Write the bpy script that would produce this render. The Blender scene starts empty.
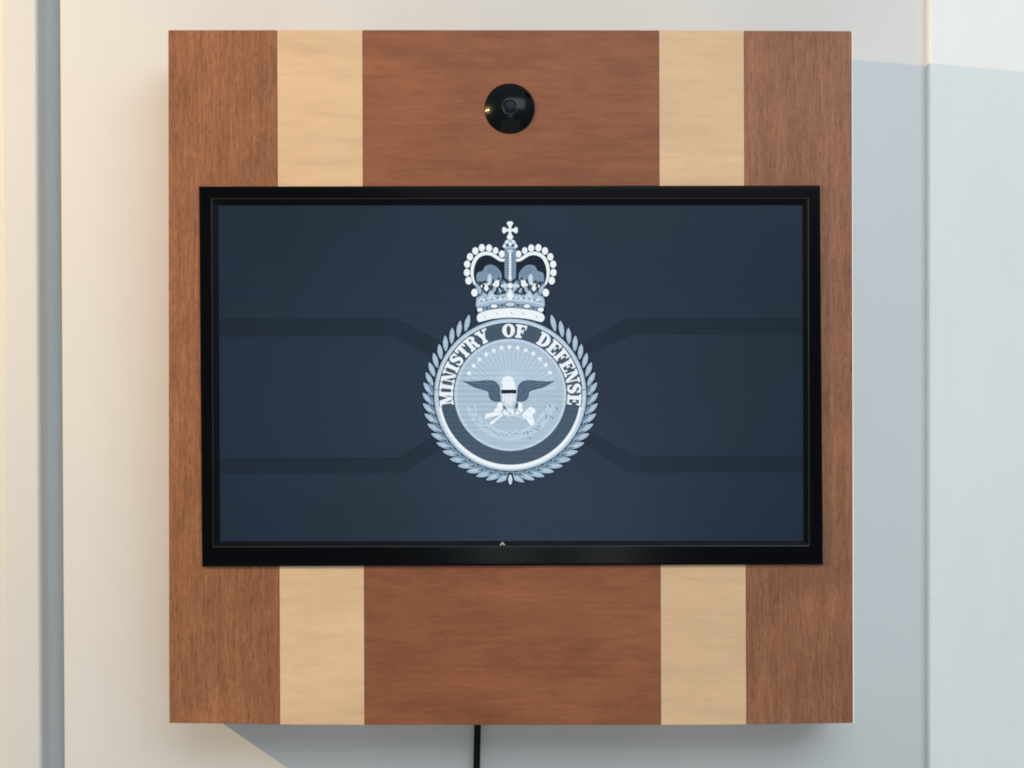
import bpy, bmesh, math, random
from mathutils import Vector
random.seed(7)
S = bpy.context.scene
COL = S.collection

# ------------------------------------------------------------------ units
# metres. The wall is the plane y = 0, its room side is -y.
H = 1.492            # camera to wall
F = 1.392            # camera to the front of the wooden panel (100 mm proud)
Z0 = 1.50            # height of the lens above the floor
FRONT = 0.100

def P(x, y, d=FRONT):
    """survey point: x, y measured on the panel front in millimetres, d = metres proud of the wall"""
    s = (H - d) / F * 0.001
    return Vector(((x - 512) * s, -d, Z0 + (420 - y) * s))

def lin(c):
    c /= 255.0
    return c / 12.92 if c <= 0.04045 else ((c + 0.055) / 1.055) ** 2.4
def rgb(r, g, b): return (lin(r), lin(g), lin(b), 1)

# ------------------------------------------------------------------ camera
cam = bpy.data.cameras.new('camera')
cam_o = bpy.data.objects.new('camera', cam); COL.objects.link(cam_o)
cam_o.location = (0, -H, Z0); cam_o.rotation_euler = (math.radians(90), 0, 0)
cam.sensor_width = 36; cam.lens = F / 1.024 * 36
cam.shift_y = 36 / 1024
cam.clip_start = 0.05; cam.clip_end = 100
S.camera = cam_o
S.view_settings.view_transform = 'Standard'; S.view_settings.look = 'None'
S.cycles.filter_width = 1.9
S.view_settings.exposure = 0; S.view_settings.gamma = 1

# ------------------------------------------------------------------ light
W = bpy.data.worlds.new('World'); S.world = W; W.use_nodes = True
bg = W.node_tree.nodes['Background']
bg.inputs[0].default_value = (0.79, 0.925, 1.0, 1); bg.inputs[1].default_value = 0.41

# the room is a little brighter towards the ceiling than towards the floor
_n = W.node_tree.nodes; _l = W.node_tree.links
_tc = _n.new('ShaderNodeTexCoord'); _sp = _n.new('ShaderNodeSeparateXYZ'); _rp = _n.new('ShaderNodeValToRGB')
_mr = _n.new('ShaderNodeMapRange'); _mr.inputs['From Min'].default_value = -1; _mr.inputs['From Max'].default_value = 1
_l.new(_tc.outputs['Generated'], _sp.inputs[0]); _l.new(_sp.outputs['Z'], _mr.inputs['Value']); _l.new(_mr.outputs[0], _rp.inputs[0])
_rp.color_ramp.elements[0].position = .33; _rp.color_ramp.elements[0].color = (.79 * .72, .925 * .70, 1.0 * .66, 1)
_rp.color_ramp.elements[1].position = .66; _rp.color_ramp.elements[1].color = (.79 * 1.15, .925 * 1.15, 1.0 * 1.17, 1)
_l.new(_rp.outputs[0], bg.inputs[0])

def light(name, kind, loc, target, energy, color, size=None, size_y=None):
    l = bpy.data.lights.new(name, kind); l.energy = energy; l.color = color
    o = bpy.data.objects.new(name, l); COL.objects.link(o); o.location = loc
    o.rotation_euler = (Vector(target) - Vector(loc)).to_track_quat('-Z', 'Y').to_euler()
    if kind == 'AREA':
        l.shape = 'RECTANGLE'; l.size = size; l.size_y = size_y or size
    elif size: l.shadow_soft_size = size
    return o
# warm bulb close to the wall, up on the left: it throws the hard shadow of the panel
light('warm_lamp', 'POINT', (-1.603, -0.92, Z0 + 0.565), (0, 0, Z0), 89, (1.0, 0.66, 0.29), 0.012)
# cool daylight: a big window high on the right
light('window_light', 'AREA', (0.75, -2.35, Z0 + 1.3), (0.1, 0, Z0), 38.5, (0.84, 0.93, 1.0), 2.4, 1.3)

# two small lamps added behind the camera for faint reflections in the glass
light('reflection_strip_light', 'AREA', (0.285, -2.9, Z0 - .38), (0.285, 0, Z0 - .38), 1.1, (0.9, 0.97, 1.0), .07, .34)
light('reflection_patch_light', 'AREA', (-0.03, -2.9, Z0 - .33), (-0.03, 0, Z0 - .33), 1.1, (0.75, 1.0, 0.95), .16, .20)
# added area lamp low in front, filling the lower part like floor bounce
light('low_fill_light', 'AREA', (0.1, -1.9, Z0 - 1.35), (0, 0, Z0 - .2), 4.2, (1.0, 0.95, 0.88), 2.4, 1.5)

# ------------------------------------------------------------------ helpers
def link_mesh(name, verts, faces, mats, parent=None, fmat=None, smooth=False):
    me = bpy.data.meshes.new(name); me.from_pydata([tuple(v) for v in verts], [], faces); me.update()
    o = bpy.data.objects.new(name, me); COL.objects.link(o)
    for m in (mats if isinstance(mats, (list, tuple)) else [mats]): me.materials.append(m)
    if fmat:
        for p, i in zip(me.polygons, fmat): p.material_index = i
    if smooth:
        for p in me.polygons: p.use_smooth = True
    if parent:
        o.parent = parent; o.matrix_parent_inverse = parent.matrix_basis.inverted()
    return o

def quad_prism(name, q, d0, d1, mat, parent=None, bevel=0.0, seg=2):
    """q: four corners (x, y) seen on the plane d1, clockwise from top left; solid from d0 to d1"""
    f = [P(x, y, d1) for x, y in q]
    b = [Vector((v.x, -d0, v.z)) for v in f]
    v = f + b
    faces = [(0, 3, 2, 1), (4, 5, 6, 7), (0, 1, 5, 4), (1, 2, 6, 5), (2, 3, 7, 6), (3, 0, 4, 7)]
    o = link_mesh(name, v, faces, mat, parent)
    bm = bmesh.new(); bm.from_mesh(o.data); bmesh.ops.recalc_face_normals(bm, faces=bm.faces)
    if bevel:
        bmesh.ops.bevel(bm, geom=list(bm.edges), offset=bevel, segments=seg, affect='EDGES', profile=0.5)
    bm.to_mesh(o.data); bm.free()
    return o

def empty(name, loc):
    o = bpy.data.objects.new(name, None); COL.objects.link(o); o.location = loc
    o.empty_display_size = 0.05
    bpy.context.view_layer.update()
    return o
def tag(o, label=None, cat=None, group=None, kind=None):
    if label: o['label'] = label
    if cat: o['category'] = cat
    if group: o['group'] = group
    if kind: o['kind'] = kind
    return o

# ------------------------------------------------------------------ materials
def new_mat(name):
    m = bpy.data.materials.new(name); m.use_nodes = True
    nt = m.node_tree; b = nt.nodes['Principled BSDF']
    return m, nt, b
def node(nt, t, **kw):
    n = nt.nodes.new(t)
    for k, v in kw.items():
        if hasattr(n, k): setattr(n, k, v)
        else: n.inputs[k].default_value = v
    return n
def coords(nt, scale, rot=(0, 0, 0), loc=(0, 0, 0)):
    g = nt.nodes.new('ShaderNodeNewGeometry'); mp = nt.nodes.new('ShaderNodeMapping')
    mp.inputs['Scale'].default_value = scale; mp.inputs['Rotation'].default_value = rot
    mp.inputs['Location'].default_value = loc
    nt.links.new(g.outputs['Position'], mp.inputs['Vector']); return mp.outputs[0]
def noise(nt, vec, scale=1, detail=4, rough=0.55, dist=0):
    n = node(nt, 'ShaderNodeTexNoise'); nt.links.new(vec, n.inputs['Vector'])
    n.inputs['Scale'].default_value = scale; n.inputs['Detail'].default_value = detail
    n.inputs['Roughness'].default_value = rough; n.inputs['Distortion'].default_value = dist
    return n.outputs['Fac']
def ramp(nt, fac, stops):
    r = nt.nodes.new('ShaderNodeValToRGB'); nt.links.new(fac, r.inputs[0])
    e = r.color_ramp.elements
    while len(e) < len(stops): e.new(0.5)
    for i, (p, c) in enumerate(stops): e[i].position = p; e[i].color = c
    return r.outputs[0]
def mix(nt, a, b, fac, mode='MIX'):
    m = nt.nodes.new('ShaderNodeMix'); m.data_type = 'RGBA'; m.blend_type = mode
    if isinstance(fac, (int, float)): m.inputs[0].default_value = fac
    else: nt.links.new(fac, m.inputs[0])
    for i, s in ((6, a), (7, b)):
        if isinstance(s, tuple): m.inputs[i].default_value = s
        else: nt.links.new(s, m.inputs[i])
    return m.outputs[2]
def grey(v): return (v, v, v, 1)

def paint(name, col, rough=0.55, bump=0.05, mott=0.02, grain=260):
    m, nt, b = new_mat(name)
    c = coords(nt, (1, 1, 1))
    lo = noise(nt, c, 4.5, 5); hi = noise(nt, c, grain, 3)
    v = ramp(nt, lo, [(0.3, grey(1 - mott * 2)), (0.7, grey(1.0))])
    rl = noise(nt, coords(nt, (60, 60, 5)), 1, 4, .6)
    v = mix(nt, v, ramp(nt, rl, [(.35, grey(1 - mott)), (.65, grey(1))]), 1.0, 'MULTIPLY')
    sc = noise(nt, coords(nt, (22, 22, 30)), 1, 7, .7)
    v = mix(nt, v, ramp(nt, sc, [(.25, (1 - mott * 3, 1 - mott * 3.4, 1 - mott * 4, 1)), (.40, grey(1))]), 1.0, 'MULTIPLY')
    nt.links.new(mix(nt, col, v, 1.0, 'MULTIPLY'), b.inputs['Base Color'])
    b.inputs['Roughness'].default_value = rough
    bp = nt.nodes.new('ShaderNodeBump'); bp.inputs['Strength'].default_value = bump
    bp.inputs['Distance'].default_value = 0.002
    nt.links.new(hi, bp.inputs['Height']); nt.links.new(bp.outputs[0], b.inputs['Normal'])
    return m

def wood(name, dark, mid, light_, axis, seed, pore=0.5, figure=0.3, fine=1.0):
    """veneer. axis 'Z' grain runs up, 'X' grain runs across"""
    m, nt, b = new_mat(name)
    a, l = 1.0, 0.06           # across / along stretch
    sc = (a, a, l) if axis == 'Z' else (l, a, a)
    off = (seed * 3.1, seed * 1.7, seed * 2.3)
    c1 = coords(nt, tuple(k * 70 for k in sc), loc=off)
    c2 = coords(nt, tuple(k * 420 for k in sc), loc=off)
    sp = (1, 1, .15) if axis == 'Z' else (.14, 1, 1)
    c3 = coords(nt, tuple(k * 640 for k in sp), loc=off)
    fg = (9, 9, 6) if axis == 'Z' else (5, 9, 11)
    c4 = coords(nt, fg, loc=off)
    n1 = noise(nt, c1, 1, 6, .62, .6); n2 = noise(nt, c2, 1, 4, .6, .3)
    n3 = noise(nt, c3, 1, 3, .6, .2); n4 = noise(nt, c4, 1, 4, .5, 1.2)
    base = ramp(nt, n1, [(0.30, dark), (0.5, mid), (0.72, light_)])
    f2 = ramp(nt, n2, [(0.35, grey(1 - .22 * fine)), (0.62, grey(1 + .06 * fine))])
    base = mix(nt, base, f2, 1.0, 'MULTIPLY')
    # short dark pores
    f3 = ramp(nt, n3, [(0.30, grey(1 - pore)), (0.43, grey(1.0))])
    base = mix(nt, base, f3, 1.0, 'MULTIPLY')
    # cloudy figure
    f4 = ramp(nt, n4, [(0.32, grey(1 - figure)), (0.68, grey(1.0 + figure * .45))])
    base = mix(nt, base, f4, 1.0, 'MULTIPLY')
    # cross ripple: soft light flecks lying at right angles to the grain
    cr_ = (60, 26, 42) if axis == 'Z' else (17, 26, 78)
    n5 = noise(nt, coords(nt, cr_, loc=off), 1, 3, .5, 1.5)
    f5 = ramp(nt, n5, [(0.34, grey(1 - figure * .45)), (0.66, grey(1 + figure * .3))])
    base = mix(nt, base, f5, 1.0, 'MULTIPLY')
    # fine pale flecks
    sp6 = (1, 1, .16) if axis == 'Z' else (.2, 1, 1)
    n6 = noise(nt, coords(nt, tuple(k * 900 for k in sp6), loc=off), 1, 2, .5, .8)
    f6 = ramp(nt, n6, [(0.40, grey(1 - .10 * fine)), (0.62, grey(1 + .13 * fine))])
    base = mix(nt, base, f6, 1.0, 'MULTIPLY')
    nt.links.new(base, b.inputs['Base Color'])
    b.inputs['Roughness'].default_value = 0.48
    b.inputs['Specular IOR Level'].default_value = 0.22
    bp = nt.nodes.new('ShaderNodeBump'); bp.inputs['Strength'].default_value = .12
    bp.inputs['Distance'].default_value = 0.0006
    nt.links.new(n3, bp.inputs['Height']); nt.links.new(bp.outputs[0], b.inputs['Normal'])
    return m

M_wall = paint('wall_paint', (0.66, 0.66, 0.655, 1), .6, .06, .012, 180)
M_gap = paint('gap_shade_grey', (0.465, 0.48, 0.475, 1), .6, .05, .02)  # darker grey paints shade into the gap; the bezel mark borrows it
M_case = paint('casing_paint', (0.63, 0.63, 0.625, 1), .4, .03, .01, 120)
M_pil = paint('white_plaster', (0.875, 0.87, 0.845, 1), .65, .22, .02, 95)
M_white = paint('white_edge', (0.90, 0.89, 0.87, 1), .4, .0, .01)
def C(r, g, b): return (r, g, b, 1)
M_saL = wood('sapele_left', C(0.2771, 0.1097, 0.0521), C(0.3116, 0.1265, 0.0605), C(0.3422, 0.1423, 0.0688), 'Z', 1, .38, .14)
M_saR = wood('sapele_right', C(0.2736, 0.1111, 0.0589), C(0.3040, 0.1273, 0.0684), C(0.3325, 0.1425, 0.0770), 'Z', 4, .38, .14)
M_saC = wood('sapele_centre', C(0.2585, 0.0893, 0.0409), C(0.2771, 0.0977, 0.0446), C(0.2957, 0.1070, 0.0493), 'X', 2, .15, .20, .36)
M_map = wood('maple', C(.67, .450, .275), C(.705, .478, .292), C(.735, .500, .308), 'X', 3, .04, .09, .10)

M_bez, nt, b = new_mat('bezel_gloss_black')
b.inputs['Base Color'].default_value = (.0015, .0018, .0028, 1); b.inputs['Roughness'].default_value = .16
b.inputs['Specular IOR Level'].default_value = .07
M_lip, nt, b = new_mat('bezel_inner_edge')
b.inputs['Base Color'].default_value = (.008, .010, .013, 1); b.inputs['Roughness'].default_value = .35
M_inner, nt, b = new_mat('inner_frame_matte_black')
b.inputs['Base Color'].default_value = (.0012, .0014, .002, 1); b.inputs['Roughness'].default_value = .4
b.inputs['Specular IOR Level'].default_value = .08
M_rubber, nt, b = new_mat('cable_rubber')
b.inputs['Base Color'].default_value = (.003, .0035, .005, 1); b.inputs['Roughness'].default_value = .5; b.inputs['Specular IOR Level'].default_value = .15
M_dome, nt, b = new_mat('dome_black_glass')
b.inputs['Base Color'].default_value = (.001, .002, .003, 1); b.inputs['Roughness'].default_value = .24
b.inputs['Specular IOR Level'].default_value = .13
b.inputs['Coat Weight'].default_value = .35; b.inputs['Coat Roughness'].default_value = .04; b.inputs['Coat IOR'].default_value = 1.3
M_lens, nt, b = new_mat('lens_blue_black')
b.inputs['Base Color'].default_value = (.002, .004, .012, 1); b.inputs['Roughness'].default_value = .3
b.inputs['Specular IOR Level'].default_value = .15
M_hole, nt, b = new_mat('matte_black')
b.inputs['Base Color'].default_value = (.001, .001, .001, 1); b.inputs['Roughness'].default_value = .9
b.inputs['Specular IOR Level'].default_value = .05

_scr = {}
def screen_mat(name, col, amp=.05, mottle=.0):
    """a lit pixel panel: it emits its picture, with the panel's fine row lines"""
    key = (name,)
    if key in _scr: return _scr[key]
    m, nt, b = new_mat(name)
    b.inputs['Base Color'].default_value = (.004, .005, .007, 1)
    b.inputs['Roughness'].default_value = .22; b.inputs['Specular IOR Level'].default_value = .08
    c = coords(nt, (0, 0, 1))
    w = nt.nodes.new('ShaderNodeTexWave'); w.wave_type = 'BANDS'; w.bands_direction = 'Z'; w.wave_profile = 'SIN'
    nt.links.new(c, w.inputs['Vector']); w.inputs['Scale'].default_value = 314.16 * 2 / 2.6 / 4
    cn = coords(nt, (9, 1, 26)); nz = noise(nt, cn, 1, 3)
    msk = ramp(nt, nz, [(.42, grey(0)), (.62, grey(1))])
    lines = ramp(nt, w.outputs['Fac'], [(0, grey(1 - amp * 2)), (1, grey(1 + amp))])
    lines = mix(nt, grey(1), lines, msk)
    out = mix(nt, col, lines, 1.0, 'MULTIPLY')
    if mottle:
        c5 = coords(nt, (7, 1, 6)); n5 = nt.nodes.new('ShaderNodeTexNoise'); nt.links.new(c5, n5.inputs['Vector'])
        n5.inputs['Scale'].default_value = 1; n5.inputs['Detail'].default_value = 3
        t = ramp(nt, n5.outputs['Fac'], [(.33, (.86, 1.02, .92, 1)), (.5, (.98, 1, 1, 1)), (.68, (1.08, .97, 1.12, 1))])
        out = mix(nt, out, t, mottle, 'MULTIPLY')
    if name in ('screen_background', 'screen_band'):
        gm = nt.nodes.new('ShaderNodeNewGeometry'); mp = nt.nodes.new('ShaderNodeMapping')
        c0 = P(511, 400); mp.vector_type = 'POINT'
        mp.inputs['Location'].default_value = (-c0.x / .34, -c0.y / .34, -c0.z / .26)
        mp.inputs['Scale'].default_value = (1 / .34, 1 / .34, 1 / .26)
        nt.links.new(gm.outputs['Position'], mp.inputs['Vector'])
        gr = nt.nodes.new('ShaderNodeTexGradient'); gr.gradient_type = 'SPHERICAL'; nt.links.new(mp.outputs[0], gr.inputs[0])
        out = mix(nt, out, ramp(nt, gr.outputs['Fac'], [(0, (.64, .67, .68, 1)), (.8, (1.14, 1.12, 1.06, 1))]), 1.0, 'MULTIPLY')
    nt.links.new(out, b.inputs['Emission Color']); b.inputs['Emission Strength'].default_value = 1
    _scr[key] = m
    return m

# ------------------------------------------------------------------ setting
gx0 = P(30, 420, 0).x; gx1 = P(62.2, 420, 0).x; GD = .014     # a recessed gap beside the casing, its shade deepened by a darker grey
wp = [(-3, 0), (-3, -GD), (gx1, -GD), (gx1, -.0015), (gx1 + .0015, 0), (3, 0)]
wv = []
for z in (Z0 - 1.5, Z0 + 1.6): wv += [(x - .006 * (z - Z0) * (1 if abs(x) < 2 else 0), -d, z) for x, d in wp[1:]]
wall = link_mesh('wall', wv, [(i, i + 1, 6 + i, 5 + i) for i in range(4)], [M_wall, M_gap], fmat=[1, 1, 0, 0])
tag(wall, kind='structure')

def moulding(name, profile, z0, z1, mat, lean=0.0, parent=None):
    """profile: (x, d) points in metres from left to right"""
    v = []; n = len(profile)
    for z in (z0, z1):
        for x, d in profile: v.append((x - lean * (z - Z0), -d, z))
    f = [(i, i + 1, n + i + 1, n + i) for i in range(n - 1)]
    o = link_mesh(name, v, f, mat, parent, smooth=False)
    return o
def arc(cx, cd, r, a0, a1, n=8):
    return [(cx + r * math.cos(math.radians(a0 + (a1 - a0) * i / n)), cd + r * math.sin(math.radians(a0 + (a1 - a0) * i / n))) for i in range(n + 1)]

# ---- door casing at the left (9 mm proud of the wall, eased edge, a step further out)
hc = 0.009
xe = P(39.5, 420, hc).x
xb = P(4.5, 420, hc).x
prof = [(-0.85, hc - .004), (xb - .0035, hc - .004), (xb - .0005, hc - .0006), (xb + .0006, hc)] \
     + [(xe - .005, hc)] + arc(xe - .004, hc - .004, .004, 90, 0)[1:] + [(xe, -.0138)]
case = moulding('door_casing', prof, 0.02, Z0 + 1.5, M_case, lean=0.006)
tag(case, 'cream painted door casing with a stepped bead, along the left side of the wall', 'door casing')
# ---- plastered pier at the right, 12 mm proud
hp = 0.012
xp = P(929, 420, hp).x
prof = [(xp, 0.0002), (xp, hp - .003)] + arc(xp + .003, hp - .003, .003, 180, 90)[1:] + [(1.6, hp)]
pier = moulding('wall_pier', prof, 0.02, Z0 + 1.5, M_pil)
tag(pier, 'white plastered wall pier standing slightly proud to the right of the wooden panel', 'pier')

# ------------------------------------------------------------------ wooden wall panel
TOP = {168: (168, 30), 277: (277, 30), 362.5: (362.5, 30), 659: (659, 30.3), 744: (744, 30.6), 851.5: (851.5, 31)}
BOT = {168: (169, 723), 277: (280, 724.5), 362.5: (364.5, 725), 659: (661, 725), 744: (746.5, 724.5), 851.5: (853, 723)}
panel = empty('wooden_panel', P(510, 377, 0))
tag(panel, 'square striped wall panel of brown and pale wood veneers framing the wall display', 'wall panel')
def board(name, a, b_, mat, d0=0.0, g=.12, bv=.0003):
    q = [(TOP[a][0] + g, TOP[a][1]), (TOP[b_][0] - g, TOP[b_][1]), (BOT[b_][0] - g, BOT[b_][1]), (BOT[a][0] + g, BOT[a][1])]
    return quad_prism(name, q, d0, FRONT, mat, panel, bv)
tag(board('side_board', 168, 277, M_saL, bv=.0007), 'left brown side board with vertical grain')
board('pale_strip', 277, 362.5, M_map, .0)
tag(board('centre_board', 362.5, 659, M_saC, .0), 'wide reddish brown centre board with horizontal grain')
board('pale_strip', 659, 744, M_map, .0)
tag(board('side_board', 744, 851.5, M_saR, bv=.0006), 'right brown side board with vertical grain')
quad_prism('edge_trim', [(851.7, 33), (852.3, 33), (854.2, 723), (852.95, 723)], .0, FRONT - .0003, M_white, panel)

# ------------------------------------------------------------------ display
tv = empty('wall_display', P(511, 376, FRONT))
tag(tv, 'glossy black framed wide screen lit with a crowned emblem, set in the wooden panel', 'display')
DT = FRONT + .0048            # front of bezel
DS = FRONT + .0006            # screen surface
def pp(x, y, d):             # point whose outline reads x, y from the lens distance, at depth d
    return P(x, y, d)
outer = [(199, 186.5), (820, 185.5), (823, 564.5), (202, 566.5)]
step = [(212.5, 199.5), (807.5, 199), (808.5, 545), (214, 546)]
inner = [(218, 205.5), (802, 205), (803.5, 541), (220, 541.5)]
def ring(loops, mats, fm, name, parent):
    v = []; f = []; fmat = []
    for q, d in loops: v += [P(x, y, d) for x, y in q]
    for k in range(len(loops) - 1):
        for i in range(4):
            j = (i + 1) % 4
            f.append((4 * k + i, 4 * k + j, 4 * k + 4 + j, 4 * k + 4 + i)); fmat.append(fm[k])
    o = link_mesh(name, v, f, mats, parent, fmat)
    bm = bmesh.new(); bm.from_mesh(o.data)
    bm.to_mesh(o.data); bm.free(); return o
def inset(q, t):
    s = [(1, 1), (-1, 1), (-1, -1), (1, -1)]
    return [(x + t * a, y + t * c) for (x, y), (a, c) in zip(q, s)]
ring([(outer, FRONT + .0001), (outer, DT - .002), (inset(outer, .35), DT - .0009), (inset(outer, 1.2), DT - .0001), (inset(outer, 2), DT),
      (inset(step, -1.2), DT), (inset(step, -.4), DT - .0004), (step, DT - .0014)],
     [M_bez, M_lip], [0, 0, 0, 0, 0, 1, 1], 'bezel', tv)
ring([(step, DT - .0014), (inset(step, 1.0), DT - .0016), (inset(inner, -.6), DS + .0016), (inner, DS + .0011), (inset(inner, -.1), DS)],
     [M_inner], [0, 0, 0, 0], 'inner_frame', tv)

NS = 0
def layer(k): return DS + k * .000015
M_bg = screen_mat('screen_background', rgb(38, 51, 67), .045, .9)
M_band = screen_mat('screen_band', rgb(32, 43, 58), .04, .6)
q = inset(inner, .0)
screen = link_mesh('screen', [P(x, y, DS) for x, y in q], [(0, 3, 2, 1)], M_bg, tv)
tag(screen, 'dark blue lit screen showing the emblem')

class Art:
    """flat artwork shown on the screen: polygons in millimetre survey coordinates"""
    def __init__(s, base): s.v = []; s.f = []; s.m = []; s.mats = []; s.base = base; s.n = 0
    def mi(s, m):
        if m not in s.mats: s.mats.append(m)
        return s.mats.index(m)
    def poly(s, pts, mat, k=0):
        s.n += 1
        d = layer(s.base + k) + (s.n % 8) * .0000015
        i0 = len(s.v); s.v += [P(x, y, d) for x, y in pts]
        s.f.append(tuple(range(i0, i0 + len(pts)))); s.m.append(s.mi(mat))
    def strip(s, a, b_, mat, k=0, closed=False):
        s.n += 1
        d = layer(s.base + k) + (s.n % 8) * .0000015
        i0 = len(s.v); n = len(a)
        s.v += [P(x, y, d) for x, y in a] + [P(x, y, d) for x, y in b_]
        for i in range(n if closed else n - 1):
            j = (i + 1) % n
            s.f.append((i0 + i, i0 + j, i0 + n + j, i0 + n + i)); s.m.append(s.mi(mat))
    def disc(s, cx, cy, r, mat, k=0, ry=None, n=20, rot=0):
        ry = ry or r; c, sn = math.cos(rot), math.sin(rot)
        s.poly([(cx + r * math.cos(t) * c - ry * math.sin(t) * sn, cy + r * math.cos(t) * sn + ry * math.sin(t) * c)
                for t in (2 * math.pi * i / n for i in range(n))], mat, k)
    def annulus(s, cx, cy, r0, r1, mat, k=0, a0=0, a1=360, n=96):
        full = abs(a1 - a0) >= 360
        N = n if full else n + 1
        an = [math.radians(a0 + (a1 - a0) * i / n) for i in range(N)]
        f0 = r0 if callable(r0) else (lambda t: r0); f1 = r1 if callable(r1) else (lambda t: r1)
        s.strip([(cx + f0(t) * math.cos(t), cy - f0(t) * math.sin(t)) for t in an],
                [(cx + f1(t) * math.cos(t), cy - f1(t) * math.sin(t)) for t in an], mat, k, full)
    def stroke(s, pts, w, mat, k=0, sub=6):
        pts2, ws = catmull(pts, w, sub)
        a = []; b_ = []
        for i, (x, y) in enumerate(pts2):
            x0, y0 = pts2[max(0, i - 1)]; x1, y1 = pts2[min(len(pts2) - 1, i + 1)]
            dx, dy = x1 - x0, y1 - y0; L = math.hypot(dx, dy) or 1
            nx, ny = -dy / L * ws[i] / 2, dx / L * ws[i] / 2
            a.append((x + nx, y + ny)); b_.append((x - nx, y - ny))
        s.strip(a, b_, mat, k)
    def build(s, name, parent, label=None):
        o = link_mesh(name, s.v, s.f, s.mats, parent, s.m)
        bm = bmesh.new(); bm.from_mesh(o.data)
        for f in bm.faces:
            if f.normal.y > 0: f.normal_flip()
        bm.to_mesh(o.data); bm.free()
        if label: o['label'] = label
        return o
def catmull(pts, w, sub):
    if not isinstance(w, (list, tuple)): w = [w] * len(pts)
    out = []; ow = []
    n = len(pts)
    for i in range(n - 1):
        p0 = pts[max(0, i - 1)]; p1 = pts[i]; p2 = pts[i + 1]; p3 = pts[min(n - 1, i + 2)]
        for j in range(sub):
            t = j / sub
            out.append(tuple(.5 * (2 * p1[q] + (-p0[q] + p2[q]) * t + (2 * p0[q] - 5 * p1[q] + 4 * p2[q] - p3[q]) * t * t
                       + (-p0[q] + 3 * p1[q] - 3 * p2[q] + p3[q]) * t ** 3) for q in (0, 1)))
            ow.append(w[i] + (w[i + 1] - w[i]) * t)
    out.append(pts[-1]); ow.append(w[-1])
    return out, ow

# palette of the picture on the screen
A_white = screen_mat('picture_white', rgb(236, 243, 248), .03)
A_pale = screen_mat('picture_pale', rgb(198, 215, 229), .04)
A_leaf = screen_mat('picture_leaf', rgb(163, 186, 205), .04)
A_leaf2 = screen_mat('picture_leaf_shade', rgb(112, 137, 160), .04)
A_leafv = screen_mat('picture_leaf_vein', rgb(188, 208, 224), .04)
A_dark = screen_mat('picture_dark', rgb(22, 32, 46), .03)
A_band = screen_mat('picture_ring_field', rgb(68, 87, 104), .07)
A_disc = screen_mat('picture_disc', rgb(172, 193, 210), .06)
A_disc2 = screen_mat('picture_disc_pale', rgb(183, 204, 220), .06)
A_rim = screen_mat('picture_rim', rgb(192, 211, 228), .04)
A_wing = screen_mat('picture_wing', rgb(78, 98, 118), .05)
A_mid = screen_mat('picture_mid', rgb(122, 146, 168), .04)
A_wing2 = screen_mat('picture_wing_feather', rgb(100, 124, 148), .05)
A_blk = screen_mat('picture_black', rgb(22, 32, 44), .02)
A_green = screen_mat('picture_sprig', rgb(136, 160, 176), .04)

# ---- dark background bands
bands = [
    [(219, 319), (397, 318.5), (452, 348), (446, 366), (393, 336.5), (219, 337)],
    [(219.6, 458), (397, 457.5), (447, 429), (455, 441), (404, 473), (219.7, 473.5)],
    [(802.3, 318), (626, 318), (573, 348), (579, 360), (633, 334.5), (802.4, 334.5)],
    [(803, 456), (634, 455.5), (583, 428), (575, 439), (628, 473), (803.1, 472.5)]]
for bnd in bands:
    a = Art(1); a.poly(bnd, M_band); a.build('background_band', screen)

CX, CY = 510.3, 394.8
def pol(r, deg): t = math.radians(deg); return (CX + r * math.cos(t), CY - r * math.sin(t))

# ---- laurel wreath
wr = Art(3)
def leaf(art, base, tip, w, mat, k, vein=None, grow=0):
    bx_, by_ = base; tx, ty = tip; dx, dy = tx - bx_, ty - by_; L = math.hypot(dx, dy); ux, uy = dx / L, dy / L
    nx, ny = -uy, ux
    prof_ = [(0, .0), (.12, .52), (.35, .92), (.55, 1), (.75, .8), (.9, .42), (1, 0)]
    L2 = L + 2 * grow; bx_ -= ux * grow; by_ -= uy * grow; w2 = w / 2 + grow
    pts = [(bx_ + ux * L2 * t + nx * w2 * h, by_ + uy * L2 * t + ny * w2 * h) for t, h in prof_] + \
          [(bx_ + ux * L2 * t - nx * w2 * h, by_ + uy * L2 * t - ny * w2 * h) for t, h in prof_[-2:0:-1]]
    art.poly(pts, mat, k)
N = 22
for sgn in (1, -1):
    for i in range(N):
        th = 117 + 6.85 * i
        low = max(0, min(1, (th - 170) / 60))
        tipr = 90.2 - 2.6 * min(1, i / 4) + 1.0 * low
        a_t = th; a_b = th + 8.6 + low * 3.0
        br = 77.6
        def mir(p): return p if sgn == 1 else (2 * CX - p[0], p[1])
        bp_, tp_ = mir(pol(br, a_b)), mir(pol(tipr, a_t))
        leaf(wr, bp_, tp_, 5.4, A_dark, 0, grow=1.5)
        leaf(wr, bp_, tp_, 5.3 + low * .7, A_leaf if i % 2 else A_leaf, 2)
        mx = ((bp_[0] * .75 + tp_[0] * .25), (bp_[1] * .75 + tp_[1] * .25)); mt = (bp_[0] * .2 + tp_[0] * .8, bp_[1] * .2 + tp_[1] * .8)
        leaf(wr, mx, mt, 1.3, A_leafv, 3)
        if th > 165:     # shorter inner leaves of the lower half
            b2, t2 = mir(pol(76.8, a_b - 1)), mir(pol(82.5, a_t - 1.0))
            leaf(wr, b2, t2, 3.2, A_leaf2, 4)
            d2 = mir(pol(79.5, th + 9.0)); wr.disc(d2[0], d2[1], .9, A_dark, 5)
leaf(wr, (CX, 473), (CX, 486), 5.5, A_dark, 4, grow=1.3)
leaf(wr, (CX, 474), (CX, 485), 4.2, A_pale, 5)
for dx in (-5, -2.2, 2.2, 5): wr.disc(CX + dx, 474.6, .9, A_dark, 6)
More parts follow.
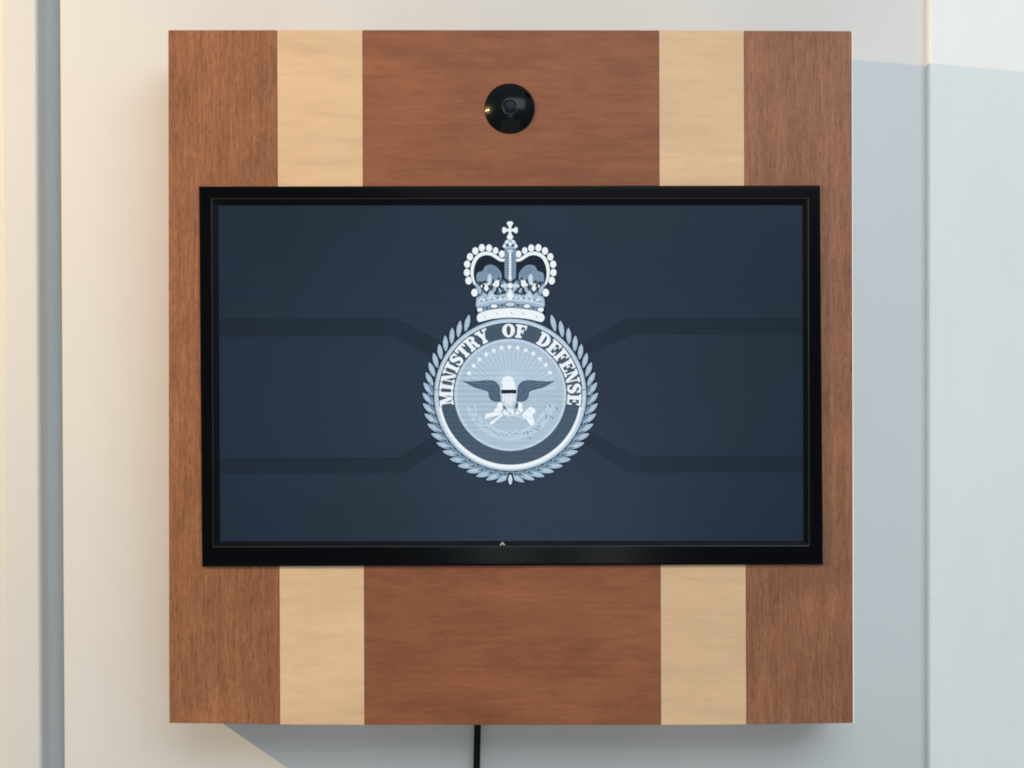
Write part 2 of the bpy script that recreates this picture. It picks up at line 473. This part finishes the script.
wr.build('laurel_wreath', screen, 'ring of pale blue laurel leaves')

# ---- ring and its field
rg = Art(10)
rg.annulus(CX, CY, 76.8, 75.0, A_dark, 0)
rg.annulus(CX, CY, 76.2, 70.2, A_leaf, 1)
rg.annulus(CX, CY, 75.0, 72.2, A_rim, 2)
rg.annulus(CX, CY, lambda t: 72.0 + 1.9 * max(0, -math.sin(t)), lambda t: 70.0, A_white, 3, 190, 350)
rg.annulus(CX, CY, 71.9, 56.0, A_band, 4, -9, 189)
rg.annulus(CX, CY, 70.0, 56.0, A_band, 4, 189, 351)
rg.annulus(CX, CY, 72.2, 71.5, A_blk, 5, 5, 175)
for a_ in (176, 4):
    p0, p1 = pol(71, a_), pol(76.2, a_); rg.stroke([p0, p1], .8, A_wing, 6, 1)
rg.annulus(CX, CY, 56.8, 55.6, A_wing, 6)
rg.build('ring_border', screen, 'pale ring around a slate blue band')

# ---- centre disc
dc = Art(20)
dc.disc(CX, CY, 56.0, A_rim, 0, n=96)
dc.disc(CX, CY, 53.6, A_disc, 1, n=96)
for i in range(26):      # faint sun rays
    a0 = 8 + i * 164 / 26
    dc.poly([pol(16, a0), pol(47, a0), pol(47, a0 + 3.1), pol(16, a0 + 3.1)], A_disc2, 2)
dc.disc(CX, CY - 8, 17, A_disc2, 3, n=40)
dc.annulus(CX, CY, 40.0, 41.6, A_disc2, 3, 200, 345)
dc.annulus(CX, CY, 44.5, 45.5, A_disc2, 3, 205, 350)
for i in range(34):      # pale branch leaves
    a0 = 198 + i * 146 / 33
    for rr_, dr in ((38, .7), (44, -.7)):
        p = pol(rr_, a0); dc.disc(p[0], p[1], 2.6, A_rim, 3, ry=1.2, n=10, rot=math.radians(90 - a0) + dr)
for i in range(30):      # sprig round the lower half of the disc
    a0 = 196 + i * 148 / 29
    p = pol(41 + random.uniform(-1.2, 1.2), a0)
    dc.disc(p[0], p[1], 2.3, A_disc2, 4, ry=1.1, n=10, rot=math.radians(-a0 + 90 + random.choice((-40, 40))))
    p = pol(40 + random.uniform(-3, 3), a0 + 2)
    dc.disc(p[0], p[1], 1.9, A_green, 5, ry=.5, n=8, rot=math.radians(-a0 + 90 + random.choice((-35, 35))))
for x, y in ((640, 420), (684, 440), (618, 492), (640, 488), (656, 497), (565, 575), (550, 570), (497, 600), (512, 628), (574, 555)):
    dc.disc(450 + x / 6.4, 340 + y / 6.4, 1.6, A_mid, 6, ry=.8, n=8, rot=1.1)
dc.build('disc_field', screen, 'pale blue round field behind the eagle')

st = Art(29)
for x, y in ((122, 212), (152, 165), (188, 125), (232, 92), (280, 68), (330, 50), (380, 45), (433, 50), (485, 65), (533, 88), (577, 122), (613, 160), (640, 208)):
    X, Y = 450 + x / 6.4, 340 + y / 6.4
    pts = []
    for i in range(10):
        r = 2.7 if i % 2 == 0 else 1.5
        pts.append((X + r * math.sin(math.pi * i / 5), Y - r * math.cos(math.pi * i / 5)))
    st.poly(pts, A_white)
st.build('star_arc', screen, 'arc of thirteen small white stars')

# ---- eagle
eg = Art(31)
def E(l): return [(450 + x / 6.4, 340 + y / 6.4) for x, y in l]
def smoothp(pts, sub=4):
    q_, _ = catmull(pts + [pts[0]], 1, sub); return q_[:-1]
Lw = [(76, 262), (120, 264), (180, 262), (235, 257), (275, 260), (300, 272), (318, 300), (322, 345), (326, 392), (300, 396), (268, 388), (250, 365), (242, 332), (205, 318), (160, 306), (120, 286)]
eg.poly(smoothp(E(Lw)), A_wing, 0)
eg.poly(smoothp(E([(752 - x, y) for x, y in Lw])), A_wing, 0)
for s_ in (0, 1):
    for l in ([(150, 276), (215, 280), (262, 296)], [(170, 290), (220, 298), (258, 318)], [(235, 270), (285, 290), (300, 340)], [(262, 330), (275, 355), (300, 372)]):
        eg.stroke([((450 + ((752 - x) if s_ else x) / 6.4), 340 + y / 6.4) for x, y in l], .6, A_wing2, 1, 4)
# head, neck and breast
eg.poly(smoothp(E([(372, 228), (398, 240), (412, 270), (424, 322), (420, 345), (332, 345), (330, 322), (338, 290), (330, 268), (342, 240)])), A_white, 2)
eg.poly(E([(327, 318), (425, 318), (425, 343), (327, 343)]), A_blk, 3)
eg.poly(smoothp(E([(330, 344), (422, 344), (420, 385), (400, 425), (376, 440), (352, 425), (333, 385)]), 3), A_pale, 3)
for x in (340, 356, 372, 388, 404):
    eg.poly(E([(x, 345), (x + 8, 345), (x + 8, 410 if 350 < x < 396 else 392), (x, 410 if 350 < x < 396 else 392)]), A_white, 4)
# legs, tail, claws
eg.poly(smoothp(E([(320, 395), (338, 410), (332, 445), (316, 456), (300, 440), (306, 410)])), A_white, 4)
eg.poly(smoothp(E([(444, 395), (462, 412), (462, 440), (446, 456), (432, 442), (430, 412)])), A_white, 4)
eg.poly(smoothp(E([(356, 430), (396, 430), (410, 462), (402, 482), (376, 490), (352, 482), (342, 462)])), A_pale, 3)
for x in (352, 366, 380, 394): eg.poly(E([(x, 440), (x + 7, 440), (x + 8, 482), (x + 1, 482)]), A_white, 4)
eg.poly(smoothp(E([(336, 418), (352, 426), (362, 446), (346, 440)])), A_wing, 5)
eg.poly(smoothp(E([(428, 398), (438, 412), (430, 440), (416, 436), (420, 414)])), A_wing, 5)
# arrows on one side, branch on the other
for a_, b_ in (((330, 462), (228, 478)), ((332, 470), (230, 496)), ((336, 478), (262, 534))):
    eg.stroke(E([a_, b_]), 2.0, A_white, 4, 2)
for x, y in ((238, 492), (272, 528), (282, 468), (250, 478)):
    eg.disc(450 + x / 6.4, 340 + y / 6.4, 2.8, A_white, 5, ry=1.5, rot=-.35)
eg.poly(smoothp(E([(462, 476), (490, 448), (510, 428), (540, 440), (548, 462), (528, 480), (538, 512), (532, 548), (508, 536), (490, 510), (470, 500)])), A_white, 4)
eg.stroke(E([(400, 478), (440, 490), (480, 505)]), 1.8, A_pale, 4, 3)
for x, y in ((505, 450), (520, 500), (488, 490)):
    eg.disc(450 + x / 6.4, 340 + y / 6.4, 1.2, A_pale, 6, ry=.6, rot=.8)
for x, y, rx, ry in ((300, 448, 16, 12), (352, 462, 15, 14), (398, 462, 14, 14), (430, 466, 14, 10), (455, 452, 12, 12)):
    eg.disc(450 + x / 6.4, 340 + y / 6.4, rx / 6.4, A_white, 6, ry=ry / 6.4, n=12)
for x, y in ((330, 468), (376, 492), (420, 484), (446, 474)):
    eg.disc(450 + x / 6.4, 340 + y / 6.4, 1.3, A_pale, 7, ry=.8, n=10)
for x, y in ((344, 436), (362, 452), (414, 458), (386, 470)):
    eg.disc(450 + x / 6.4, 340 + y / 6.4, .7, A_mid, 8, ry=1.1, n=8)
eg.build('eagle', screen, 'spread eagle with slate wings and a striped shield')

# ---- lettering, heavy slab serif, wrapped on the ring
def bx(x0, x1, y0, y1): return [(x0, y0), (x1, y0), (x1, y1), (x0, y1)]
def oval(cx, cy, rx, ry, n=28, a0=0, a1=360):
    return [(cx + rx * math.cos(math.radians(a0 + (a1 - a0) * i / n)), cy + ry * math.sin(math.radians(a0 + (a1 - a0) * i / n))) for i in range(n + (0 if a1 - a0 >= 360 else 1))]
def ringstrips(cx, cy, rx, ry, ix, iy, a0=0, a1=360, n=24):
    o = []
    for i in range(n):
        t0 = math.radians(a0 + (a1 - a0) * i / n); t1 = math.radians(a0 + (a1 - a0) * (i + 1) / n)
        o.append([(cx + rx * math.cos(t0), cy + ry * math.sin(t0)), (cx + rx * math.cos(t1), cy + ry * math.sin(t1)),
                  (cx + ix * math.cos(t1), cy + iy * math.sin(t1)), (cx + ix * math.cos(t0), cy + iy * math.sin(t0))])
    return o
def strokeq(pts, w, sub=6):
    p, ws = catmull(pts, w, sub); o = []; a = []; b_ = []
    for i, (x, y) in enumerate(p):
        x0, y0 = p[max(0, i - 1)]; x1, y1 = p[min(len(p) - 1, i + 1)]
        dx, dy = x1 - x0, y1 - y0; L = math.hypot(dx, dy) or 1
        a.append((x - dy / L * ws[i] / 2, y + dx / L * ws[i] / 2)); b_.append((x + dy / L * ws[i] / 2, y - dx / L * ws[i] / 2))
    for i in range(len(p) - 1): o.append([a[i], a[i + 1], b_[i + 1], b_[i]])
    return o
h = .15
G = {
 'I': (.50, [bx(0, .50, 0, h), bx(0, .50, 1 - h, 1), bx(.11, .39, 0, 1)]),
 'M': (1.08, [bx(0, .36, 0, h), bx(.62, 1.08, 0, h), bx(0, .30, 1 - h, 1), bx(.80, 1.08, 1 - h, 1), bx(.12, .23, 0, 1), bx(.72, .98, 0, 1),
              [(.12, 1), (.38, 1), (.60, .22), (.50, .0), (.44, .0)], [(.72, 1), (.80, 1), (.58, .1), (.50, .0), (.50, .22)]]),
 'N': (.88, [bx(0, .34, 0, h), bx(0, .28, 1 - h, 1), bx(.56, .88, 1 - h, 1), bx(.11, .21, 0, 1), bx(.67, .77, 0, 1), [(.08, 1), (.36, 1), (.77, .0), (.56, .0)]]),
 'T': (.78, [bx(.17, .61, 0, h), bx(.25, .53, 0, 1), bx(0, .78, 1 - h, 1), bx(0, .09, .66, 1), bx(.69, .78, .66, 1), [(.0, .66), (.09, .66), (.18, .86), (.0, .9)], [(.69, .66), (.78, .66), (.78, .9), (.60, .86)]]),
 'F': (.72, [bx(0, .48, 0, h), bx(.10, .37, 0, 1), bx(0, .70, 1 - h, 1), bx(.60, .70, .66, 1), bx(.30, .52, .44, .56), bx(.47, .55, .34, .67)]),
 'E': (.76, [bx(0, .74, 0, h), bx(.10, .37, 0, 1), bx(0, .72, 1 - h, 1), bx(.62, .72, .68, 1), bx(.30, .52, .45, .57), bx(.47, .55, .36, .66), bx(.64, .76, 0, .34)]),
 'D': (.86, [bx(0, .40, 0, h), bx(0, .40, 1 - h, 1), bx(.10, .37, 0, 1)] + ringstrips(.36, .5, .50, .5, .20, .36, -90, 90, 14)),
 'O': (.86, ringstrips(.43, .5, .43, .51, .145, .37)),
 'R': (.88, [bx(0, .46, 0, h), bx(0, .40, 1 - h, 1), bx(.10, .37, 0, 1)] + ringstrips(.38, .735, .40, .265, .14, .14, -90, 90, 12)
       + strokeq([(.42, .50), (.58, .42), (.63, .22), (.70, .08), (.86, .08)], [.14, .24, .26, .2, .12])),
 'Y': (.86, [bx(.22, .66, 0, h), bx(.30, .57, 0, .48), bx(0, .40, 1 - h, 1), bx(.54, .86, 1 - h, 1), [(.06, .95), (.34, .95), (.57, .46), (.30, .42)], [(.66, .95), (.76, .95), (.57, .42), (.42, .46)]]),
 'S': (.70, strokeq([(.57, .72), (.46, .90), (.30, .92), (.16, .80), (.20, .62), (.40, .50), (.55, .34), (.50, .14), (.34, .07), (.18, .12), (.10, .30)],
                    [.08, .13, .15, .24, .27, .28, .27, .22, .15, .13, .08]) + [bx(.55, .64, .64, .98), bx(.05, .14, .02, .36)]),
}
lt = Art(40)
def word(text, a_start, a_end, r0, r1, gap=.09):
    tot = sum(G[c][0] for c in text) + gap * (len(text) - 1)
    k = (a_end - a_start) / tot; u = 0
    for ch in text:
        wd, polys = G[ch]
        for pl in polys:
            lt.poly([pol(r0 + y * (r1 - r0), a_start + (u + x) * k) for x, y in pl], A_white)
        u += wd + gap
word('MINISTRY', 189.5, 110.2, 57.3, 71.2, .05)
word('OF', 97.2, 75.8, 57.6, 71.0, .05)
word('DEFENSE', 63.6, -9.2, 57.3, 71.2, .05)
lt.build('lettering', screen, 'white lettering reading MINISTRY OF DEFENSE')

# ---- crown
cr = Art(44)
def K(x, y): return (430 + x / 6.4, 215 + y / 6.4)
def KL(l): return [K(x, y) for x, y in l]
def both(fn):
    for s_ in (0, 1): fn((lambda x: x) if s_ == 0 else (lambda x: 1026 - x))
# silhouette shadow behind the crown
def _sh(m):
    for x, y in [(460, 250), (420, 228), (378, 212), (332, 210), (290, 230), (256, 268), (238, 315), (236, 368), (247, 420), (285, 497)]:
        cr.disc(*K(m(x), y), 4.4, A_dark, 0)
both(_sh)
cr.poly(KL([(280, 440), (745, 440), (735, 540), (742, 640), (700, 660), (326, 660), (284, 640), (295, 540)]), A_dark, 0)
cr.poly(smoothp(KL([(290, 430), (270, 350), (300, 270), (370, 235), (450, 270), (512, 260), (576, 270), (656, 235), (726, 270), (756, 350), (736, 430), (512, 460)])), A_dark, 1)
def _cap(m):
    cr.poly(smoothp([K(m(x), y) for x, y in [(300, 430), (296, 400), (304, 370), (338, 356), (352, 330), (382, 318), (416, 326), (442, 350), (458, 380), (452, 420), (400, 450)]]), A_mid, 2)
    cr.poly(smoothp([K(m(x), y) for x, y in [(360, 350), (385, 330), (420, 340), (450, 372), (430, 392), (380, 380)]]), A_leaf2, 3)
both(_cap)
cr.poly(KL([(290, 425), (736, 425), (726, 540), (512, 520), (300, 540)]), A_band, 3)
def _fleur(m):
    # leaf shapes and pearls standing on the circlet
    for x, y, rx, ry, rot, mt in [(316, 480, 13, 30, -.3, A_leaf), (358, 462, 14, 30, -.35, A_white), (382, 412, 14, 36, 0, A_pale), (426, 440, 17, 22, .1, A_white),
                                  (412, 474, 10, 22, .3, A_leaf), (448, 480, 9, 22, -.2, A_leaf), (470, 440, 12, 34, -.1, A_mid), (486, 470, 9, 30, .2, A_leaf), (340, 505, 16, 10, .3, A_leaf), (392, 500, 15, 16, 0, A_pale)]:
        cr.disc(*K(m(x), y), rx / 6.4, mt, 5, ry=ry / 6.4, n=14, rot=rot if m(0) == 0 else -rot)
    for x, y, r in [(336, 470, 7), (398, 462, 8), (446, 462, 7), (372, 486, 7), (330, 500, 6), (462, 500, 8)]:
        cr.disc(*K(m(x), y), r / 6.4, A_dark, 6, n=8)
    for x, y in [(298, 452), (306, 470)]: cr.disc(*K(m(x), y), 1.6, A_leaf, 6)
both(_fleur)
# circlet
cr.poly(smoothp(KL([(298, 528), (340, 512), (392, 490), (420, 512), (470, 505), (513, 468), (556, 505), (606, 512), (634, 490), (686, 512), (728, 528), (724, 600), (620, 588), (513, 578), (406, 588), (302, 600)]), 3), A_leaf, 7)
cr.stroke(KL([(300, 572), (400, 550), (513, 542), (626, 550), (726, 572)]), 1.6, A_pale, 8)
cr.stroke(KL([(302, 612), (400, 590), (513, 580), (626, 590), (724, 612)]), 5.2, A_mid, 8)
for x, y, rx, ry, mt in [(320, 606, 19, 14, A_white), (410, 583, 22, 12, A_white), (513, 572, 30, 13, A_pale), (621, 583, 22, 12, A_white), (708, 606, 20, 14, A_white)]:
    cr.disc(*K(x, y), (rx + 5) / 6.4, A_dark, 9, ry=(ry + 4) / 6.4); cr.disc(*K(x, y), rx / 6.4, mt, 10, ry=ry / 6.4)
for x, y in [(365, 596), (462, 578), (564, 578), (662, 596)]: cr.disc(*K(x, y), 1.0, A_dark, 9, n=8)
for x, y, w_, hh in [(392, 500, 30, 34), (634, 500, 30, 34), (330, 522, 20, 26), (696, 522, 20, 26), (455, 515, 20, 22), (571, 515, 20, 22)]:
    cr.poly(KL([(x - w_, y + hh), (x - w_ * .3, y + 4), (x, y - 8), (x + w_ * .3, y + 4), (x + w_, y + hh)]), A_pale, 8)
for x in range(312, 720, 17):
    yy = 530 + 26 * ((x - 513) / 213) ** 2 + 6 * math.sin(x * 1.7)
    cr.disc(*K(x, yy), .9, A_leaf2 if (x // 17) % 2 else A_white, 9, n=8)
for m_ in (lambda x: x, lambda x: 1026 - x):
    for x, y in [(322, 440), (350, 428), (404, 420), (440, 408), (466, 412), (366, 500), (420, 498), (480, 495), (345, 452), (430, 478), (456, 468)]:
        cr.disc(*K(m_(x), y), 1.0, A_dark, 7, n=8, ry=1.9)
    for x, y in [(330, 455), (372, 440), (405, 448), (438, 425), (460, 455), (482, 448)]:
        cr.disc(*K(m_(x), y), .9, A_white, 8, n=8, ry=1.5)
# ermine band
top = [(303, 640), (330, 622), (400, 606), (513, 596), (626, 606), (700, 622), (728, 640)]
cr.poly(smoothp(KL(top + [(732, 664), (716, 684), (690, 680), (620, 664), (513, 656), (406, 664), (336, 680), (312, 684), (300, 664)]), 4), A_white, 11)
for x, y in [(350, 650), (432, 632), (524, 630), (600, 634), (684, 652)]:
    cr.stroke(KL([(x - 8, y - 12), (x, y), (x + 4, y + 8)]), [.4, 1.1, .3], A_leaf, 12, 3)
# arches
def _arch(m):
    cr.stroke([K(m(x), y) for x, y in [(486, 288), (455, 290), (425, 272), (392, 252), (350, 246), (308, 262), (280, 300), (268, 350), (270, 400), (286, 446)]],
              [3.6, 3.8, 4.0, 4.2, 4.2, 4.4, 4.4, 4.0, 3.6, 2.4], A_dark, 11)
    cr.stroke([K(m(x), y) for x, y in [(486, 286), (455, 288), (425, 270), (392, 250), (350, 246), (308, 264), (282, 302), (270, 350), (272, 400), (288, 446)]],
              [2.6, 3.0, 3.3, 3.5, 3.6, 3.7, 3.6, 3.3, 2.8, 1.8], A_white, 12)
    for x, y, r in [(460, 250, 19), (420, 228, 18), (378, 212, 20), (332, 210, 20), (290, 230, 20), (256, 268, 20), (238, 315, 20), (236, 368, 20), (247, 420, 21), (285, 497, 21)]:
        cr.disc(*K(m(x), y), (r + 3) / 6.4, A_dark, 13, ry=(r + 7) / 6.4); cr.disc(*K(m(x), y), r / 6.4, A_white, 14, ry=(r + 4) / 6.4)
both(_arch)
# centre rib
cr.poly(KL([(476, 205), (552, 205), (550, 400), (513, 430), (478, 400)]), A_mid, 15)
cr.poly(KL([(490, 215), (536, 215), (533, 380), (513, 410), (493, 380)]), A_leaf2, 16)
for y in range(232, 400, 17): cr.disc(*K(513, y), 1.35, A_white, 17, n=10)
cr.stroke(KL([(513, 225), (513, 400)]), 1.1, A_pale, 16, 1)
cr.poly(KL([(513, 380), (524, 400), (513, 425), (502, 400)]), A_white, 18)
cr.disc(*K(513, 452), 2.7, A_white, 18)
cr.poly(smoothp(KL([(513, 470), (535, 520), (513, 545), (491, 520)]), 3), A_white, 18)
cr.poly(KL([(478, 430), (498, 452), (478, 474), (462, 452)]), A_pale, 17); cr.poly(KL([(548, 430), (528, 452), (548, 474), (564, 452)]), A_pale, 17)
# orb
cr.poly(smoothp(KL([(464, 206), (474, 180), (490, 160), (513, 150), (536, 160), (552, 180), (562, 206), (540, 214), (513, 212), (486, 214)])), A_leaf, 17)
for x, y in [(492, 170), (534, 170), (476, 198), (550, 198), (513, 186)]: cr.disc(*K(x, y), 1.5, A_white, 18, n=10)
for x, y in [(496, 194), (530, 196)]: cr.disc(*K(x, y), 1.3, A_dark, 18, n=10)
cr.disc(*K(513, 230), 3.0, A_pale, 18, ry=1.7)
# cross
for rot in range(4):
    c_, s_ = (1, 0, -1, 0)[rot], (0, 1, 0, -1)[rot]
    arm = [(-6, 0), (-9, -22), (-22, -44), (-12, -55), (12, -55), (22, -44), (9, -22), (6, 0)]
    arm = [(x, y * (.9 if rot % 2 else 1.02)) for x, y in arm]
    cr.poly([K(512 + (x * c_ - y * s_) * 1.35, 97 + (x * s_ + y * c_) * 1.35) for x, y in arm], A_dark, 19) if False else None
    cr.poly([K(512 + x * c_ - y * s_, 97 + x * s_ + y * c_) for x, y in arm], A_white, 20)
cr.disc(*K(512, 97), 2.0, A_white, 21, n=14)
cr.disc(*K(512, 148), 1.6, A_white, 21, n=10)
cr.build('crown', screen, 'white royal crown with pearls and a cross on top')

# small mark on the bezel under the emblem
mk = Art(0)
lg = link_mesh('sensor_window', [P(x, y, DT + .0002) for x, y in ((499.8, 544.9), (502.5, 541.8), (505.2, 544.9), (503.9, 545.4), (502.5, 543.6), (501.1, 545.4))], [(0, 1, 2, 3, 4, 5)], M_gap, tv)
lg.data.flip_normals()
lg.name = 'bezel_mark'

# ------------------------------------------------------------------ dome camera
dome = empty('dome_camera', P(509.6, 108.7, FRONT))
tag(dome, 'small round glossy black camera dome above the screen in the wooden panel', 'camera')
def lathe(name, cx, cy, prof_, mat, parent, n=64, d0=FRONT):
    c = P(cx, cy, d0); v = []; f = []
    for r, dz in prof_:
        for i in range(n):
            t = 2 * math.pi * i / n
            v.append((c.x + r * math.cos(t), c.y - dz, c.z + r * math.sin(t)))
    m_ = len(prof_)
    for k in range(m_ - 1):
        for i in range(n):
            j = (i + 1) % n
            f.append((k * n + i, k * n + j, (k + 1) * n + j, (k + 1) * n + i))
    f.append(tuple((m_ - 1) * n + i for i in range(n)))
    return link_mesh(name, v, f, mat, parent, smooth=True)
RS = .0415; r_out = .0240; r_in = .0078
def sph(r): return math.sqrt(RS * RS - r * r) - math.sqrt(RS * RS - r_out * r_out)
pr = [(.0252, -.0005), (.0252, .0006), (.0248, .0012), (.0242, .0015)]
pr += [(r_out * (1 - t / 12) + r_in * t / 12, .0016 + sph(r_out * (1 - t / 12) + r_in * t / 12)) for t in range(13)]
zt = .0016 + sph(r_in)
pr += [(r_in - .0010, zt + .0000), (r_in - .0018, zt - .0003), (r_in - .0022, zt - .0007)]
lathe('housing', 509.6, 108.7, pr, M_dome, dome)
lathe('lens', 509.6, 107.7, [(r_in - .0022, zt - .0008)] + [((r_in - .0022) * math.cos(math.radians(a)), zt - .0007 + .0005 * math.sin(math.radians(a))) for a in (10, 25, 40, 55, 70, 85)], M_lens, dome, 40)
a = .0105
hc_ = P(527.6, 95.9, FRONT)
cN = P(509.6, 108.7, FRONT)
rr = math.hypot(hc_.x - cN.x, hc_.z - cN.z)
v = []
nrm = Vector((hc_.x - cN.x, 0, hc_.z - cN.z)) / RS; nrm.y = -math.sqrt(max(0, 1 - nrm.length_squared))
base = Vector((hc_.x, -(FRONT + .0016 + sph(rr)) - .0002, hc_.z))
tt = Vector((-nrm.z, 0, nrm.x)).normalized(); bb = nrm.cross(tt)
for i in range(16):
    t = 2 * math.pi * i / 16; v.append(base + tt * math.cos(t) * .0034 + bb * math.sin(t) * .0019)
link_mesh('notch', v, [tuple(range(16))], M_hole, dome)

# ------------------------------------------------------------------ power cable
def tube(name, pts, r, mat, n=14):
    pts2 = []
    for i in range(len(pts) - 1):
        for j in range(6): pts2.append(pts[i].lerp(pts[i + 1], j / 6))
    pts2.append(pts[-1]); v = []; f = []
    for i, p in enumerate(pts2):
        t = (pts2[min(i + 1, len(pts2) - 1)] - pts2[max(i - 1, 0)]).normalized()
        u = t.cross(Vector((0, 1, 0))).normalized(); w = t.cross(u)
        for k in range(n):
            a_ = 2 * math.pi * k / n; v.append(p + u * math.cos(a_) * r + w * math.sin(a_) * r)
    for i in range(len(pts2) - 1):
        for k in range(n):
            j = (k + 1) % n; f.append((i * n + k, i * n + j, (i + 1) * n + j, (i + 1) * n + k))
    return link_mesh(name, v, f, mat, smooth=True)
cb = tube('power_cable', [P(477.8, 690, .012), P(477.6, 725, .011), P(477.0, 750, .010), P(476.2, 790, .009), P(474, 900, .007), P(474, 1200, .006)], .0036, M_rubber)
tag(cb, 'thin black power cable hanging down the wall below the wooden panel', 'cable')
